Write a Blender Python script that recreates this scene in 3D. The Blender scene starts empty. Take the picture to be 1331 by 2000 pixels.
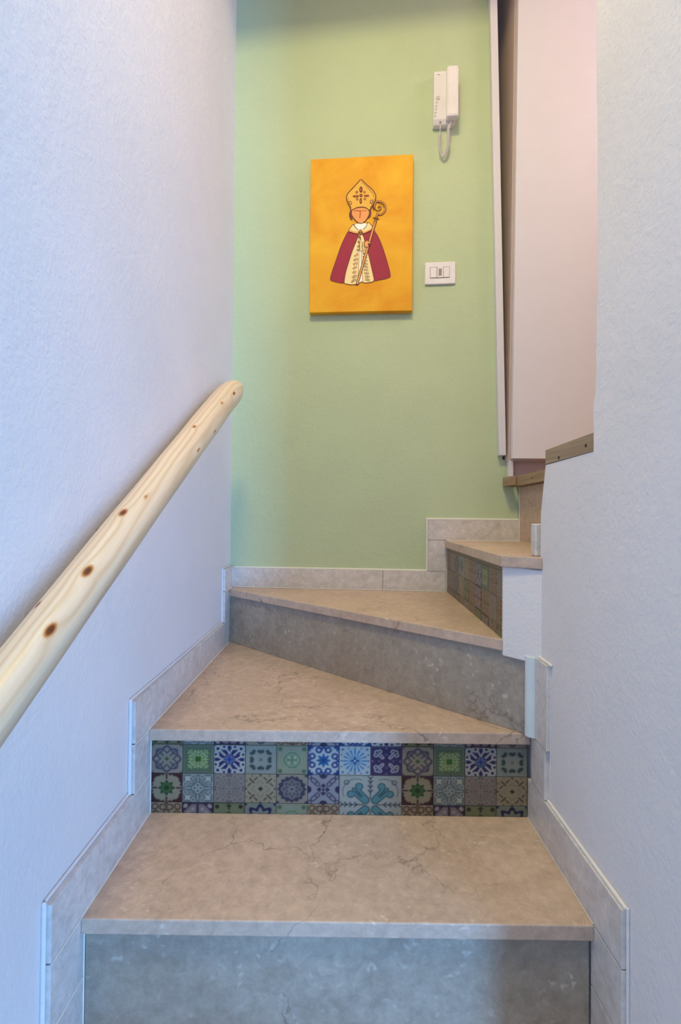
import bpy, bmesh, math, random
import numpy as np
from mathutils import Vector, Matrix
random.seed(4)
C = bpy.context.scene.collection
ZC = 1.39                      # eye height above the lower hall floor; all z below are relative to the eye

# ------------------------------------------------------------------ camera
def cam_setup(p=.0114, r=.0083, w=-.0063, f=920.):
    cam = bpy.data.cameras.new('camera'); o = bpy.data.objects.new('camera', cam); C.objects.link(o)
    cam.sensor_fit = 'HORIZONTAL'; cam.sensor_width = 36.0; cam.lens = f/1331*36.0; cam.clip_start = .02
    F = Vector((math.sin(w)*math.cos(p), math.cos(w)*math.cos(p), math.sin(p)))
    R = Vector((math.cos(w), -math.sin(w), 0)); U = R.cross(F)
    R2 = R*math.cos(r)+U*math.sin(r); U2 = -R*math.sin(r)+U*math.cos(r)
    o.matrix_world = Matrix(((R2.x,U2.x,-F.x,0),(R2.y,U2.y,-F.y,0),(R2.z,U2.z,-F.z,ZC),(0,0,0,1)))
    bpy.context.scene.camera = o
cam_setup()

# ------------------------------------------------------------------ world, lights, exposure
sc = bpy.context.scene
sc.view_settings.view_transform = 'Standard'; sc.view_settings.look = 'None'
sc.view_settings.exposure = 0.07; sc.view_settings.gamma = 1; sc.view_settings.use_curve_mapping = False
wd = bpy.data.worlds.new('world'); sc.world = wd; wd.use_nodes = True
wd.node_tree.nodes['Background'].inputs[0].default_value = (.55,.68,1,1); wd.node_tree.nodes['Background'].inputs[1].default_value = .15

def area(name, loc, target, sx, sy, power, col, spread=180):
    l = bpy.data.lights.new(name, 'AREA'); l.shape = 'RECTANGLE'; l.size = sx; l.size_y = sy
    l.energy = power; l.color = col; l.spread = math.radians(spread)
    o = bpy.data.objects.new(name, l); C.objects.link(o); o.location = (loc[0],loc[1],loc[2]+ZC)
    d = Vector(target)-Vector(loc); o.rotation_euler = d.to_track_quat('-Z','Y').to_euler(); return o
area('daylight_through_entrance', (1.95,-2.35,-.25), (.1,.8,-.3), .45, 1.9, 158, (.175,.48,1.0))
area('ceiling_lamp_light', (-.08,.15,2.2), (.02,.60,0), .35, .35, 26.5, (1.0,.865,.37))
area('upstairs_lamp_light', (1.75,.95,2.15), (.9,1.5,.4), .7, .7, 15.5, (1.0,.78,.88))

# ------------------------------------------------------------------ materials
def lin(c): return tuple(((x/255)/12.92 if x/255<=.04045 else ((x/255+.055)/1.055)**2.4) for x in c)
def rgba(c): return lin(c)+(1,)
def new_mat(name, rough=.6, spec=.5):
    m = bpy.data.materials.new(name); m.use_nodes = True; b = m.node_tree.nodes['Principled BSDF']
    b.inputs['Roughness'].default_value = rough; b.inputs['Specular IOR Level'].default_value = spec
    return m, m.node_tree.nodes, m.node_tree.links, b
def ramp(N, stops):
    r = N.new('ShaderNodeValToRGB'); e = r.color_ramp.elements
    while len(e) < len(stops): e.new(.5)
    for k,(p,c) in enumerate(stops): e[k].position = p; e[k].color = c if len(c)==4 else tuple(c)+(1,)
    return r
def noise(N, L, vec, scale, detail=4, rough=.55, dist=0):
    n = N.new('ShaderNodeTexNoise'); n.inputs['Scale'].default_value = scale; n.inputs['Detail'].default_value = detail
    n.inputs['Roughness'].default_value = rough; n.inputs['Distortion'].default_value = dist
    L.new(vec, n.inputs['Vector']); return n
def mixc(N, L, fac, a, b, mode='MIX'):
    m = N.new('ShaderNodeMix'); m.data_type = 'RGBA'; m.blend_type = mode
    for s, i in ((fac,0),(a,6),(b,7)):
        if hasattr(s,'is_linked') or hasattr(s,'links'): L.new(s, m.inputs[i])
        else: m.inputs[i].default_value = s
    return m.outputs[2]
def geo_pos(N):
    return N.new('ShaderNodeNewGeometry').outputs['Position']
def bump(N, L, b, h, strength, dist):
    bp = N.new('ShaderNodeBump'); bp.inputs['Strength'].default_value = strength; bp.inputs['Distance'].default_value = dist
    L.new(h, bp.inputs['Height']); L.new(bp.outputs[0], b.inputs['Normal'])

def plain(name, col, rough=.5, spec=.5, var=.04, metallic=0):
    m,N,L,b = new_mat(name, rough, spec); b.inputs['Metallic'].default_value = metallic
    n = noise(N,L,geo_pos(N),14,3); c = lin(col)
    r = ramp(N, [(.3,tuple(x*(1-var) for x in c)),(.7,tuple(min(1,x*(1+var)) for x in c))])
    L.new(n.outputs[0], r.inputs[0]); L.new(r.outputs[0], b.inputs['Base Color']); return m

def plaster(name, col, bumpiness=.35, stain=None):
    m,N,L,b = new_mat(name, .75, .25); P = geo_pos(N); c = lin(col)
    n = noise(N,L,P,3.5,4); r = ramp(N, [(.35,tuple(x*.975 for x in c)),(.65,tuple(min(1,x*1.02) for x in c))])
    L.new(n.outputs[0], r.inputs[0]); out = r.outputs[0]
    if stain:
        for (sx,sy,sz,rad,sc_) in stain:
            d = N.new('ShaderNodeVectorMath'); d.operation='DISTANCE'; L.new(P,d.inputs[0]); d.inputs[1].default_value=(sx,sy,sz+ZC)
            mp = N.new('ShaderNodeMapRange'); mp.interpolation_type='SMOOTHSTEP'; L.new(d.outputs['Value'],mp.inputs[0])
            mp.inputs[1].default_value=rad*1.25; mp.inputs[2].default_value=rad*.7; mp.inputs[3].default_value=0; mp.inputs[4].default_value=.55
            out = mixc(N,L,mp.outputs[0],out,rgba(sc_))
    L.new(out, b.inputs['Base Color'])
    n2 = noise(N,L,P,130,3,.6); n3 = noise(N,L,P,38,3,.5)
    a = N.new('ShaderNodeMath'); a.operation='ADD'; L.new(n2.outputs[0],a.inputs[0]); L.new(n3.outputs[0],a.inputs[1])
    bump(N,L,b,a.outputs[0],bumpiness,.0035); return m

def marble(name, lo, hi, fleck, crack=(95,72,58), crack_amt=.6, rough=.38, flecks=1.0, scale=1.0):
    m,N,L,b = new_mat(name, rough, .45); P = geo_pos(N)
    n = noise(N,L,P,6*scale,9,.72,.3); r = ramp(N, [(.25,lin(lo)),(.75,lin(hi))]); L.new(n.outputs[0], r.inputs[0])
    out = r.outputs[0]
    # mid-scale mottling
    n4 = noise(N,L,P,46*scale,8,.75,.4); r4 = ramp(N,[(.34,(.74,.73,.72,1)),(.66,(1.16,1.16,1.16,1))]); L.new(n4.outputs[0], r4.inputs[0])
    out = mixc(N,L,.75,out,r4.outputs[0],'MULTIPLY')
    # shell flecks: sparse irregular pale spots
    mp = N.new('ShaderNodeMapping'); L.new(P,mp.inputs[0]); mp.inputs['Scale'].default_value=(1,1.6,1.3)
    nd = noise(N,L,P,30*scale,3); sc1 = N.new('ShaderNodeVectorMath'); sc1.operation='MULTIPLY_ADD'
    L.new(nd.outputs['Color'],sc1.inputs[0]); sc1.inputs[1].default_value=(.055,.055,.055); L.new(mp.outputs[0],sc1.inputs[2])
    v = N.new('ShaderNodeTexVoronoi'); v.inputs['Scale'].default_value=40*scale; L.new(sc1.outputs[0],v.inputs['Vector'])
    rv = ramp(N,[(.13,(1,1,1,1)),(.30,(0,0,0,1))]); L.new(v.outputs['Distance'],rv.inputs[0])
    nm = noise(N,L,P,9*scale,2); rm = ramp(N,[(.46,(0,0,0,1)),(.66,(1,1,1,1))]); L.new(nm.outputs[0],rm.inputs[0])
    mu = N.new('ShaderNodeMath'); mu.operation='MULTIPLY'; L.new(rv.outputs[0],mu.inputs[0]); L.new(rm.outputs[0],mu.inputs[1])
    mu2 = N.new('ShaderNodeMath'); mu2.operation='MULTIPLY'; L.new(mu.outputs[0],mu2.inputs[0]); mu2.inputs[1].default_value=.65*flecks
    out = mixc(N,L,mu2.outputs[0],out,rgba(fleck))
    # hairline cracks
    if crack_amt > 0:
        nd2 = noise(N,L,P,9,4,.6); wv = N.new('ShaderNodeVectorMath'); wv.operation='MULTIPLY_ADD'
        L.new(nd2.outputs['Color'],wv.inputs[0]); wv.inputs[1].default_value=(.17,.17,.17); L.new(P,wv.inputs[2])
        vc = N.new('ShaderNodeTexVoronoi'); vc.feature='DISTANCE_TO_EDGE'; vc.inputs['Scale'].default_value=4.2; L.new(wv.outputs[0],vc.inputs['Vector'])
        rc = ramp(N,[(0,(1,1,1,1)),(.013,(0,0,0,1))]); L.new(vc.outputs['Distance'],rc.inputs[0])
        nk = noise(N,L,P,5,2); rk = ramp(N,[(.48,(0,0,0,1)),(.60,(1,1,1,1))]); L.new(nk.outputs[0],rk.inputs[0])
        mk_ = N.new('ShaderNodeMath'); mk_.operation='MULTIPLY'; L.new(rc.outputs[0],mk_.inputs[0]); L.new(rk.outputs[0],mk_.inputs[1])
        mk2 = N.new('ShaderNodeMath'); mk2.operation='MULTIPLY'; L.new(mk_.outputs[0],mk2.inputs[0]); mk2.inputs[1].default_value=crack_amt
        out = mixc(N,L,mk2.outputs[0],out,rgba(crack))
    L.new(out, b.inputs['Base Color'])
    nb = noise(N,L,P,60,4); bump(N,L,b,nb.outputs[0],.12,.001)
    return m

M = {}
M['white'] = plaster('white_plaster', (229,220,217), .30)
M['green'] = plaster('green_plaster', (190,201,164), .35, [(.36,1.712,.283,.010,(150,160,120))])
M['tread'] = marble('beige_marble', (186,158,138), (210,182,163), (230,210,190), crack_amt=.55)
M['riser'] = marble('beige_marble_shade_toned', (144,130,116), (178,165,150), (212,200,188), crack_amt=.5, rough=.45)  # same marble as the treads; the risers' greyer light is put into its colour
M['skirt'] = marble('pale_marble', (204,193,187), (224,215,209), (228,221,216), crack=(130,118,112), crack_amt=.2, rough=.3, flecks=.3)
M['caulk'] = plain('white_caulk', (232,226,216), .6)
M['gloss'] = plain('white_plastic', (232,222,224), .3)
M['greyplastic'] = plain('grey_plastic', (150,132,124), .35)
M['duct'] = plain('pale_grey_plastic', (214,220,220), .3)
M['dark'] = plain('painted_hole_shade', (40,32,26), .8)  # shade inside screw holes and the cord socket, put into the colour
M['laminate'] = plain('pink_white_laminate', (218,211,217), .45, var=.01)
M['inner'] = plain('wardrobe_side', (196,172,164), .5)
M['backing'] = plain('tile_adhesive', (70,60,50), .8)
M['steel'] = plain('steel', (170,170,170), .35, metallic=1)

def wood(name, a, b_, rough=.5, scale=(60,3,60)):
    m,N,L,b = new_mat(name, rough, .35); tc = N.new('ShaderNodeTexCoord')
    mp = N.new('ShaderNodeMapping'); L.new(tc.outputs['Object'],mp.inputs[0]); mp.inputs['Scale'].default_value=scale
    n = noise(N,L,mp.outputs[0],1,6,.6,.8); r = ramp(N,[(.3,lin(a)),(.7,lin(b_))]); L.new(n.outputs[0],r.inputs[0])
    L.new(r.outputs[0],b.inputs['Base Color']); return m
M['hallfloor'] = wood('hall_floor_tile', (92,78,66), (112,98,84), .4, (4,4,4))
M['stripwood'] = wood('grey_brown_wood', (138,112,88), (172,145,118))
M['floorwood'] = wood('floor_wood', (150,120,92), (180,150,120), .4, (12,2,12))

def rail_material():
    m,N,L,b = new_mat('varnished_pine', .34, .5); tc = N.new('ShaderNodeTexCoord')
    mp = N.new('ShaderNodeMapping'); L.new(tc.outputs['Object'],mp.inputs[0]); mp.inputs['Scale'].default_value=(1,.09,1)
    at = N.new('ShaderNodeAttribute'); at.attribute_name='knot'; 
    # growth rings cut obliquely by the pole's surface
    nz = noise(N,L,mp.outputs[0],16,3,.5); sv = N.new('ShaderNodeVectorMath'); sv.operation='MULTIPLY_ADD'
    L.new(nz.outputs['Color'],sv.inputs[0]); sv.inputs[1].default_value=(.035,.0,.035); L.new(mp.outputs[0],sv.inputs[2])
    ad = N.new('ShaderNodeVectorMath'); ad.operation='ADD'; L.new(sv.outputs[0],ad.inputs[0]); L.new(at.outputs['Vector'],ad.inputs[1])
    w = N.new('ShaderNodeTexWave'); w.wave_type='RINGS'; w.rings_direction='Y'; w.inputs['Scale'].default_value=26; w.inputs['Distortion'].default_value=1.2
    w.inputs['Detail'].default_value=2; mo = N.new('ShaderNodeMapping'); mo.inputs['Location'].default_value=(.03,0,-.045); L.new(ad.outputs[0],mo.inputs[0]); L.new(mo.outputs[0],w.inputs['Vector'])
    r = ramp(N,[(0,lin((216,182,146))),(.3,lin((225,194,160))),(1,lin((230,202,170)))]); L.new(w.outputs[0],r.inputs[0])
    fm = N.new('ShaderNodeMapping'); L.new(tc.outputs['Object'],fm.inputs[0]); fm.inputs['Scale'].default_value=(220,6,220)
    fn = noise(N,L,fm.outputs[0],1,3); fr = ramp(N,[(.3,(.92,.90,.86,1)),(.7,(1.03,1.03,1.03,1))]); L.new(fn.outputs[0],fr.inputs[0])
    out = mixc(N,L,.8,r.outputs[0],fr.outputs[0],'MULTIPLY')
    ck = N.new('ShaderNodeAttribute'); ck.attribute_name='knot_mask'
    kr = ramp(N,[(0,(1,1,1,1)),(.35,lin((225,180,130))+(1,)),(.7,lin((150,88,48))+(1,)),(1,lin((96,50,26))+(1,))])
    L.new(ck.outputs['Fac'],kr.inputs[0]); out = mixc(N,L,1.0,out,kr.outputs[0],'MULTIPLY')
    L.new(out,b.inputs['Base Color']); return m
M['pine'] = rail_material()

def vc_material(name, rough):
    m,N,L,b = new_mat(name, rough, .4); a = N.new('ShaderNodeAttribute'); a.attribute_name='print'
    n = noise(N,L,geo_pos(N),40,3); r = ramp(N,[(.3,(.93,.93,.93,1)),(.7,(1.04,1.04,1.04,1))]); L.new(n.outputs[0],r.inputs[0])
    L.new(mixc(N,L,1.0,a.outputs['Color'],r.outputs[0],'MULTIPLY'),b.inputs['Base Color']); return m
M['tile'] = vc_material('printed_tile', .35)

# ------------------------------------------------------------------ builders
ORG = {}
def tag(o, label=None, cat=None, group=None, kind=None):
    if label: o['label'] = label
    if cat: o['category'] = cat
    if group: o['group'] = group
    if kind: o['kind'] = kind
    return o
def empty(name, loc, **k):
    o = bpy.data.objects.new(name, None); C.objects.link(o); o.empty_display_size = .05
    o.location = (loc[0],loc[1],loc[2]+ZC); ORG[o.name] = Vector(loc); return tag(o, **k)
def finish(name, bm, mat, parent=None, smooth=False, bevel=0, seg=2, **k):
    """bm holds coordinates relative to the eye; origin goes to the base centre"""
    if bevel:
        bmesh.ops.recalc_face_normals(bm, faces=bm.faces); bm.normal_update()
        es = [e for e in bm.edges if len(e.link_faces)==2 and e.calc_face_angle(0)>.5]
        bmesh.ops.bevel(bm, geom=es, offset=bevel, segments=seg, affect='EDGES', profile=.5)
    bmesh.ops.recalc_face_normals(bm, faces=bm.faces)
    xs=[v.co for v in bm.verts]; mn=Vector([min(c[i] for c in xs) for i in range(3)]); mx=Vector([max(c[i] for c in xs) for i in range(3)])
    org = Vector(((mn.x+mx.x)/2,(mn.y+mx.y)/2,mn.z))
    for v in bm.verts: v.co -= org
    me = bpy.data.meshes.new(name); bm.to_mesh(me); bm.free()
    for m_ in (mat if isinstance(mat,list) else [mat]): me.materials.append(m_)
    if smooth:
        for p in me.polygons: p.use_smooth = True
    o = bpy.data.objects.new(name, me); C.objects.link(o)
    if parent: o.parent = parent; o.location = org-ORG[parent.name]
    else: o.location = (org.x,org.y,org.z+ZC)
    ORG[o.name] = org
    return tag(o, **k)
def prism(bm, pts, d):
    """closed prism: polygon pts (3D) swept by vector d"""
    d = Vector(d); a=[bm.verts.new(p) for p in pts]; b=[bm.verts.new(Vector(p)+d) for p in pts]
    n=len(a); fs=[bm.faces.new(a), bm.faces.new(b[::-1])]
    for i in range(n): fs.append(bm.faces.new((a[i],b[i],b[(i+1)%n],a[(i+1)%n])))
    return fs
def slab(name, xy, z0, z1, mat, parent=None, **k):
    bm = bmesh.new(); prism(bm, [(x,y,z0) for x,y in xy], (0,0,z1-z0)); return finish(name,bm,mat,parent,**k)
def box(name, x0,x1,y0,y1,z0,z1, mat, parent=None, **k):
    return slab(name, [(x0,y0),(x1,y0),(x1,y1),(x0,y1)], z0, z1, mat, parent, **k)
def tube(bm, pts, rad, seg=10, cap=True):
    rings=[]; up=None
    for i,p in enumerate(pts):
        p=Vector(p); t=(Vector(pts[min(i+1,len(pts)-1)])-Vector(pts[max(i-1,0)])).normalized()
        if up is None: up = t.orthogonal().normalized()
        up = (up - t*up.dot(t)).normalized(); s=t.cross(up); r = rad[i] if isinstance(rad,(list,tuple)) else rad
        rings.append([bm.verts.new(p+(up*math.cos(a)+s*math.sin(a))*r) for a in [2*math.pi*j/seg for j in range(seg)]])
    for a,b in zip(rings,rings[1:]):
        for j in range(seg): bm.faces.new((a[j],a[(j+1)%seg],b[(j+1)%seg],b[j]))
    if cap: bm.faces.new(rings[0][::-1]); bm.faces.new(rings[-1])
# the green wall runs at a slight angle: a point on it at x, distance d in front of the plaster
G = Vector((.0847,.9964,0)).normalized(); GC = 1.736+.012
def gp(x, z, d=0):
    return Vector((x,(GC-d-G.x*x)/G.y,z))
GD = Vector((G.x,G.y,0))

# ------------------------------------------------------------------ setting
XL, XR = -.4156, .4044          # faces of the marble skirting
WL, WR = -.4285, .414           # plaster faces
TOP, BOT = 2.3, -ZC
def struct(o): o['kind']='structure'; return o

struct(box('wall_left', WL-.12,WL,-2.6,2.35,BOT,TOP, M['white']))
# green end wall with its slanting right end beside the wardrobe niche
bm = bmesh.new(); out=[(-.60,.205),(.597,.205),(.574,.215),(.533,TOP),(-.60,TOP)]
prism(bm,[gp(x,z) for x,z in out], GD*.12); struct(finish('wall_back',bm,M['green']))
bm = bmesh.new(); out=[(-.60,BOT),(.66,BOT),(.66,.113),(.603,.116),(.597,.205),(-.60,.205)]
prism(bm,[gp(x,z) for x,z in out], GD*.12); struct(finish('wall_back',bm,M['green']))
# right wall: cut out where the upper floor begins, hand-plastered wavy edge
def wav(p, n, amp):
    o=[]
    for (a,b) in zip(p,p[1:]):
        for i in range(n):
            t=i/n; o.append((a[0]+(b[0]-a[0])*t+random.uniform(-amp,amp)*(i>0), a[1]+(b[1]-a[1])*t))
    return o+[p[-1]]
edge = wav([(.776,TOP),(.777,.865),(.773,.604),(.771,.39),(.778,.207),(.784,.183),(.783,.146)],5,.0012)
low = [(.783,.113),(.968,.111),(.978,.068),(.990,.015),(.992,-.05),(.992,-.28),(1.06,-.30),(1.06,BOT),(.45,BOT),(.45,TOP)]
bm = bmesh.new(); prism(bm,[(WR,y,z) for y,z in edge+low],(.016,0,0)); 
struct(finish('wall_right',bm,M['white'],bevel=.0012,seg=2))
# the masonry behind that plaster skin
bm = bmesh.new(); prism(bm,[(WR+.015,.455,BOT),(WR+.015,.97,BOT),(WR+.015,.965,.10),(WR+.015,.766,.10),(WR+.015,.766,TOP),(WR+.015,.455,TOP)],(.085,0,0))
struct(finish('wall_right',bm,M['white']))
# end block under the fourth tread
bm = bmesh.new(); prism(bm,[(.3515,1.0375,-.300),(.4155,.983,-.304),(.44,1.0,-.304),(.44,1.10,-.30),(.362,1.10,-.30)],(0,0,.197))
struct(finish('wall_pier',bm,M['white'],bevel=.002))
struct(box('ceiling', -.55,3.1,-2.6,3.1,TOP,TOP+.1, M['white']))
# unseen soffit beam above the frame, added to shade the end wall's top
struct(box('ceiling_shade_beam', WL,.43,1.12,1.28,1.985,TOP, M['white']))
struct(box('floor', -.55,3.1,-2.6,.45,BOT-.1,BOT, M['hallfloor']))
struct(slab('floor_upper', [(.432,.767),(2.4,.767),(2.4,3.0),(.62,3.0),(.62,1.0),(.432,1.0)], .115,.143, M['floorwood']))
struct(box('wall_upstairs_right', 2.3,2.4,.767,3.0,.143,TOP, M['white']))
struct(box('wall_upstairs_back', .50,2.3,2.3,2.4,.143,TOP, M['white']))
struct(box('wall_upstairs_front', .515,2.4,.56,.766,.115,TOP, M['white']))
# lower hall behind the camera, with a bright entrance on its right
struct(box('wall_hall_front', .516,3.1,.36,.45,BOT,TOP, M['white']))
struct(box('wall_hall_right', 3.0,3.1,-2.6,.36,BOT,TOP, M['white']))
bm = bmesh.new()
for a in ((-.43,1.45,BOT,TOP),(2.45,3.0,BOT,TOP),(1.45,2.45,.75,TOP)): prism(bm,[(a[0],-2.6,a[2]),(a[1],-2.6,a[2]),(a[1],-2.6,a[3]),(a[0],-2.6,a[3])],(0,.1,0))
struct(finish('wall_rear',bm,M['white']))

# ------------------------------------------------------------------ staircase
H1,H2,H3,H4 = -.646,-.460,-.265,-.080
st = empty('staircase',(0,.75,BOT),label='narrow turning staircase of beige marble treads with patterned tile risers',cat='staircase')
T=.025
def tread(name, xy, z, **k): return slab(name, xy, z-T, z, M['tread'], st, bevel=.0022, **k)
tread('tread',[(XL,.7588),(XR,.7588),(XR,1.05),(XL,1.05)],H1)
tread('tread',[(XL,1.018),(XR+.002,1.018),(XR+.002,1.045),(.36,1.10),(XL,1.78)],H2)
tread('tread',[(XL,1.7195),(.3515,1.0365),(.366,1.075),(.385,1.70),(XL,1.768)],H3)
tread('tread',[(.366,1.703),(.3445,1.030),(.4125,.979),(.432,.995),(.65,1.0),(.65,1.68)],H4)
for k,(y,z) in enumerate(((.487,-.832),(.215,-1.018),(-.057,-1.204))):
    tread('tread',[(XL,y),(XR,y),(XR,y+.285),(XL,y+.285)],z)
    box('riser',XL,XR,y+.012,y+.03,z-.186+(.0 if k<2 else 0),z-T,M['riser'],st)
box('riser',XL+.002,XR-.002,.770,.79,-.832,H1-T,M['riser'],st,bevel=.001)
a=Vector((XL-.002,1.733)); b_=Vector((XR-.001,1.0035)); n=Vector((.669,.743))*.018
slab('riser',[tuple(a),tuple(b_),tuple(b_+n),tuple(a+n)],H2,H3-T,M['riser'],st,bevel=.001)
box('riser',.63,.65,1.0,1.69,H4,.113,M['tread'],st)

# --- patterned tiles: each tile is a small slab whose face carries a printed four-fold pattern
def sm(d, e=.035): return np.clip(.5-d/(2*e),0,1)
def fold(x,y):
    a,b=abs(x),abs(y); return np.maximum(a,b),np.minimum(a,b)
def circ(x,y,cx,cy,r): return np.hypot(x-cx,y-cy)-r
def ring(x,y,cx,cy,r,w): return abs(np.hypot(x-cx,y-cy)-r)-w
def seg(x,y,ax,ay,bx,by,w):
    dx,dy=bx-ax,by-ay; t=np.clip(((x-ax)*dx+(y-ay)*dy)/(dx*dx+dy*dy),0,1); return np.hypot(x-ax-t*dx,y-ay-t*dy)-w
PAT={}
def pat(n):
    def d(f): PAT[n]=f; return f
    return d
class Cv:
    def __init__(s,x,y,base): s.x,s.y=x,y; s.p,s.q=fold(x,y); s.a,s.b=abs(x),abs(y); s.r=np.hypot(x,y); s.th=np.arctan2(y,x); s.c=np.ones(x.shape+(3,))*np.array(lin(base))
    def put(s,d,col,al=1,e=.04): m=(sm(d,e)*al)[...,None]; s.c=s.c*(1-m)+np.array(lin(col))*m; return s
@pat('slate_scallop')
def _(x,y):
    c=Cv(x,y,(172,160,146)); c.put(abs(c.r-.80-.07*np.cos(8*c.th))-.075,(84,84,108)); c.put(seg(c.p,c.q,.22,.22,.58,.58,.05),(84,84,108)); c.put(seg(c.p,c.q,.55,.30,.42,.42,.05),(84,84,108))
    c.put(seg(c.p,c.q,.40,.0,.62,.20,.05),(84,84,108)); c.put(circ(c.p,c.q,.93,.93,.1),(120,110,110)); c.put(c.p+c.q-.16,(74,110,60)); return c.c
@pat('green_star')
def _(x,y):
    c=Cv(x,y,(112,130,112)); c.put(c.p-.70,(78,112,78)); c.put(abs(c.p-.80)-.02,(90,108,92))
    for s in ((.12,.0,.62,.0),(.12,.12,.6,.6),(.4,.0,.58,.2),(.35,.35,.6,.2),(.2,.1,.45,.22)): c.put(seg(c.p,c.q,*s,.035),(186,208,150))
    c.put(circ(c.p,c.q,.6,.42,.06),(186,208,150)); c.put(c.p-.19,(58,112,34)); return c.c
@pat('navy_lattice')
def _(x,y):
    c=Cv(x,y,(38,40,112)); W=(214,212,206)
    c.put(ring(c.p,c.q,.74,.74,.17,.06),W); c.put(ring(c.p,c.q,.88,.34,.16,.06),W); c.put(seg(c.p,c.q,.30,.30,.62,.62,.06),W); c.put(seg(c.p,c.q,.45,.02,.78,.22,.05),W); c.put(abs(c.p-.97)-.03,W,.6)
    c.put(c.r-.26-.10*np.cos(4*c.th),(70,100,178)); c.put(abs(c.r-.30-.10*np.cos(4*c.th))-.02,W,.7); c.put(circ(c.p,c.q,0,0,.08),(30,36,110)); return c.c
@pat('teal_hearts')
def _(x,y):
    c=Cv(x,y,(166,172,164)); D=(62,84,88)
    for ang in (0,math.pi/4):
        ca,sa=math.cos(ang),math.sin(ang); u=c.p*ca+c.q*sa; v=abs(-c.p*sa+c.q*ca); R=.72 if ang else .58
        c.put(circ(u,v,R,.10,.12),D); c.put(np.maximum(abs(u-R+.09)-.15,v*1.0-.17-(u-R)*.9),D)
    c.put(abs(c.p-c.q)-.035+10*(c.r>.14),D); c.put(abs(c.p-.97)-.02,(120,124,116),.6); return c.c
@pat('sage_octagon')
def _(x,y):
    c=Cv(x,y,(166,168,146)); c.put(np.maximum(c.p,.72*(c.p+c.q))-.66,(126,150,118)); c.put(abs(np.maximum(c.p,.72*(c.p+c.q))-.60)-.025,(190,196,174)); c.put(abs(c.r-.38)-.05,(160,178,150))
    c.put(circ(c.p,c.q,.18,.18,.09),(190,196,174)); c.put(circ(c.p,c.q,.76,.76,.14),(96,122,92)); c.put(abs(c.p-.93)-.02,(120,128,104),.7); return c.c
@pat('blue_swirl')
def _(x,y):
    c=Cv(x,y,(206,212,214)); B=(24,66,140)
    c.put(ring(c.p,c.q,.72,.30,.16,.065),B); c.put(circ(c.p,c.q,.84,.84,.2),B); c.put(circ(c.p,c.q,.72,.72,.1),(206,212,214)); c.put(seg(c.p,c.q,.95,.0,.78,.12,.07),B); c.put(abs(c.p-.97)-.04,B)
    c.put(c.r-.38-.09*np.cos(8*c.th),(36,110,176)); c.put(c.r-.17-.06*np.cos(8*c.th),(20,70,130)); return c.c
@pat('blue_burst')
def _(x,y):
    c=Cv(x,y,(200,204,206)); c.put(np.maximum(.14-.5*(np.cos(16*c.th)+1)*.3,abs(c.r-.52)-.26),(90,150,196)); c.put(c.r-.34-.1*np.cos(8*c.th),(110,168,206),.8)
    c.put(c.r-.2-.08*np.cos(4*c.th),(28,84,150)); c.put(circ(c.p,c.q,0,0,.06),(220,226,226))
    for s in ((.78,.78,.07),(.86,.0,.06),(.85,.4,.05)): c.put(circ(c.p,c.q,*s),(58,100,160))
    return c.c
@pat('purple_clubs')
def _(x,y):
    c=Cv(x,y,(62,46,100)); W=(208,200,206)
    d=np.minimum(np.minimum(circ(c.p,c.q,.60,.60,.13),circ(c.p,c.q,.66,.42,.11)),seg(c.p,c.q,.24,.24,.55,.55,.07)); c.put(abs(d)-.035,W); c.put(circ(c.p,c.q,.45,0,.08),(112,88,140)); c.put(circ(c.p,c.q,.88,0,.06),(150,130,170)); c.put(abs(c.p-.97)-.02,(120,100,140)); return c.c
@pat('green_flower')
def _(x,y):
    c=Cv(x,y,(176,164,140)); c.put(.86+.0*c.r-(c.p+c.q)/1.45,(74,34,44)); c.put(circ(c.p,c.q,.62,.55,.17),(176,164,140)); c.put(seg(c.p,c.q,.66,.0,.95,.0,.06),(74,34,44)); c.put(circ(c.p,c.q,.95,.22,.1),(74,34,44))
    c.put(c.r-.46-.08*np.cos(8*c.th),(48,92,52)); c.put(abs(c.r-.26)-.04,(86,130,74)); c.put(c.r-.12,(40,60,40)); return c.c
@pat('teal_quatrefoil')
def _(x,y):
    c=Cv(x,y,(112,128,132)); W=(196,200,196)
    c.put(ring(c.p,c.q,.20,0,.13,.035),W); c.put(seg(c.p,c.q,.48,.0,.8,.0,.03),W); c.put(ring(c.p,c.q,.80,.28,.12,.03),W); c.put(ring(c.p,c.q,.5,.3,.1,.025),W,.7)
    u=(c.p+c.q)/1.414; v=(c.p-c.q)/1.414; c.put(abs(u-.92)**.7+abs(v)**.7-.42,(206,206,196)); c.put(abs(c.p-.96)-.025,W,.6); return c.c
@pat('taupe_curls')
def _(x,y):
    c=Cv(x,y,(140,128,124)); W=(178,168,160)
    for s in ((.6,.0,.17,.03),(.72,.72,.16,.03),(.78,.36,.14,.03),(.22,.0,.14,.03),(.4,.4,.13,.025)): c.put(ring(c.p,c.q,*s),W,.85)
    c.put(circ(c.p,c.q,.38,.0,.05),(84,70,80)); c.put(circ(c.p,c.q,.9,.1,.05),(96,84,90)); c.put(abs(c.p-.97)-.02,W,.5); return c.c
@pat('beige_cross')
def _(x,y):
    c=Cv(x,y,(180,166,140)); D=(58,46,44)
    c.put(c.p+c.q-.17,D); c.put(seg(c.p,c.q,.42,.42,.68,.68,.045),D); c.put(seg(c.p,c.q,.62,.38,.78,.22,.04),D); c.put(seg(c.p,c.q,.35,.20,.55,.05,.03),(150,136,112)); c.put(circ(c.p,c.q,.95,.0,.09),D,.8); c.put(circ(c.p,c.q,.9,.55,.05),D,.8); return c.c
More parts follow.
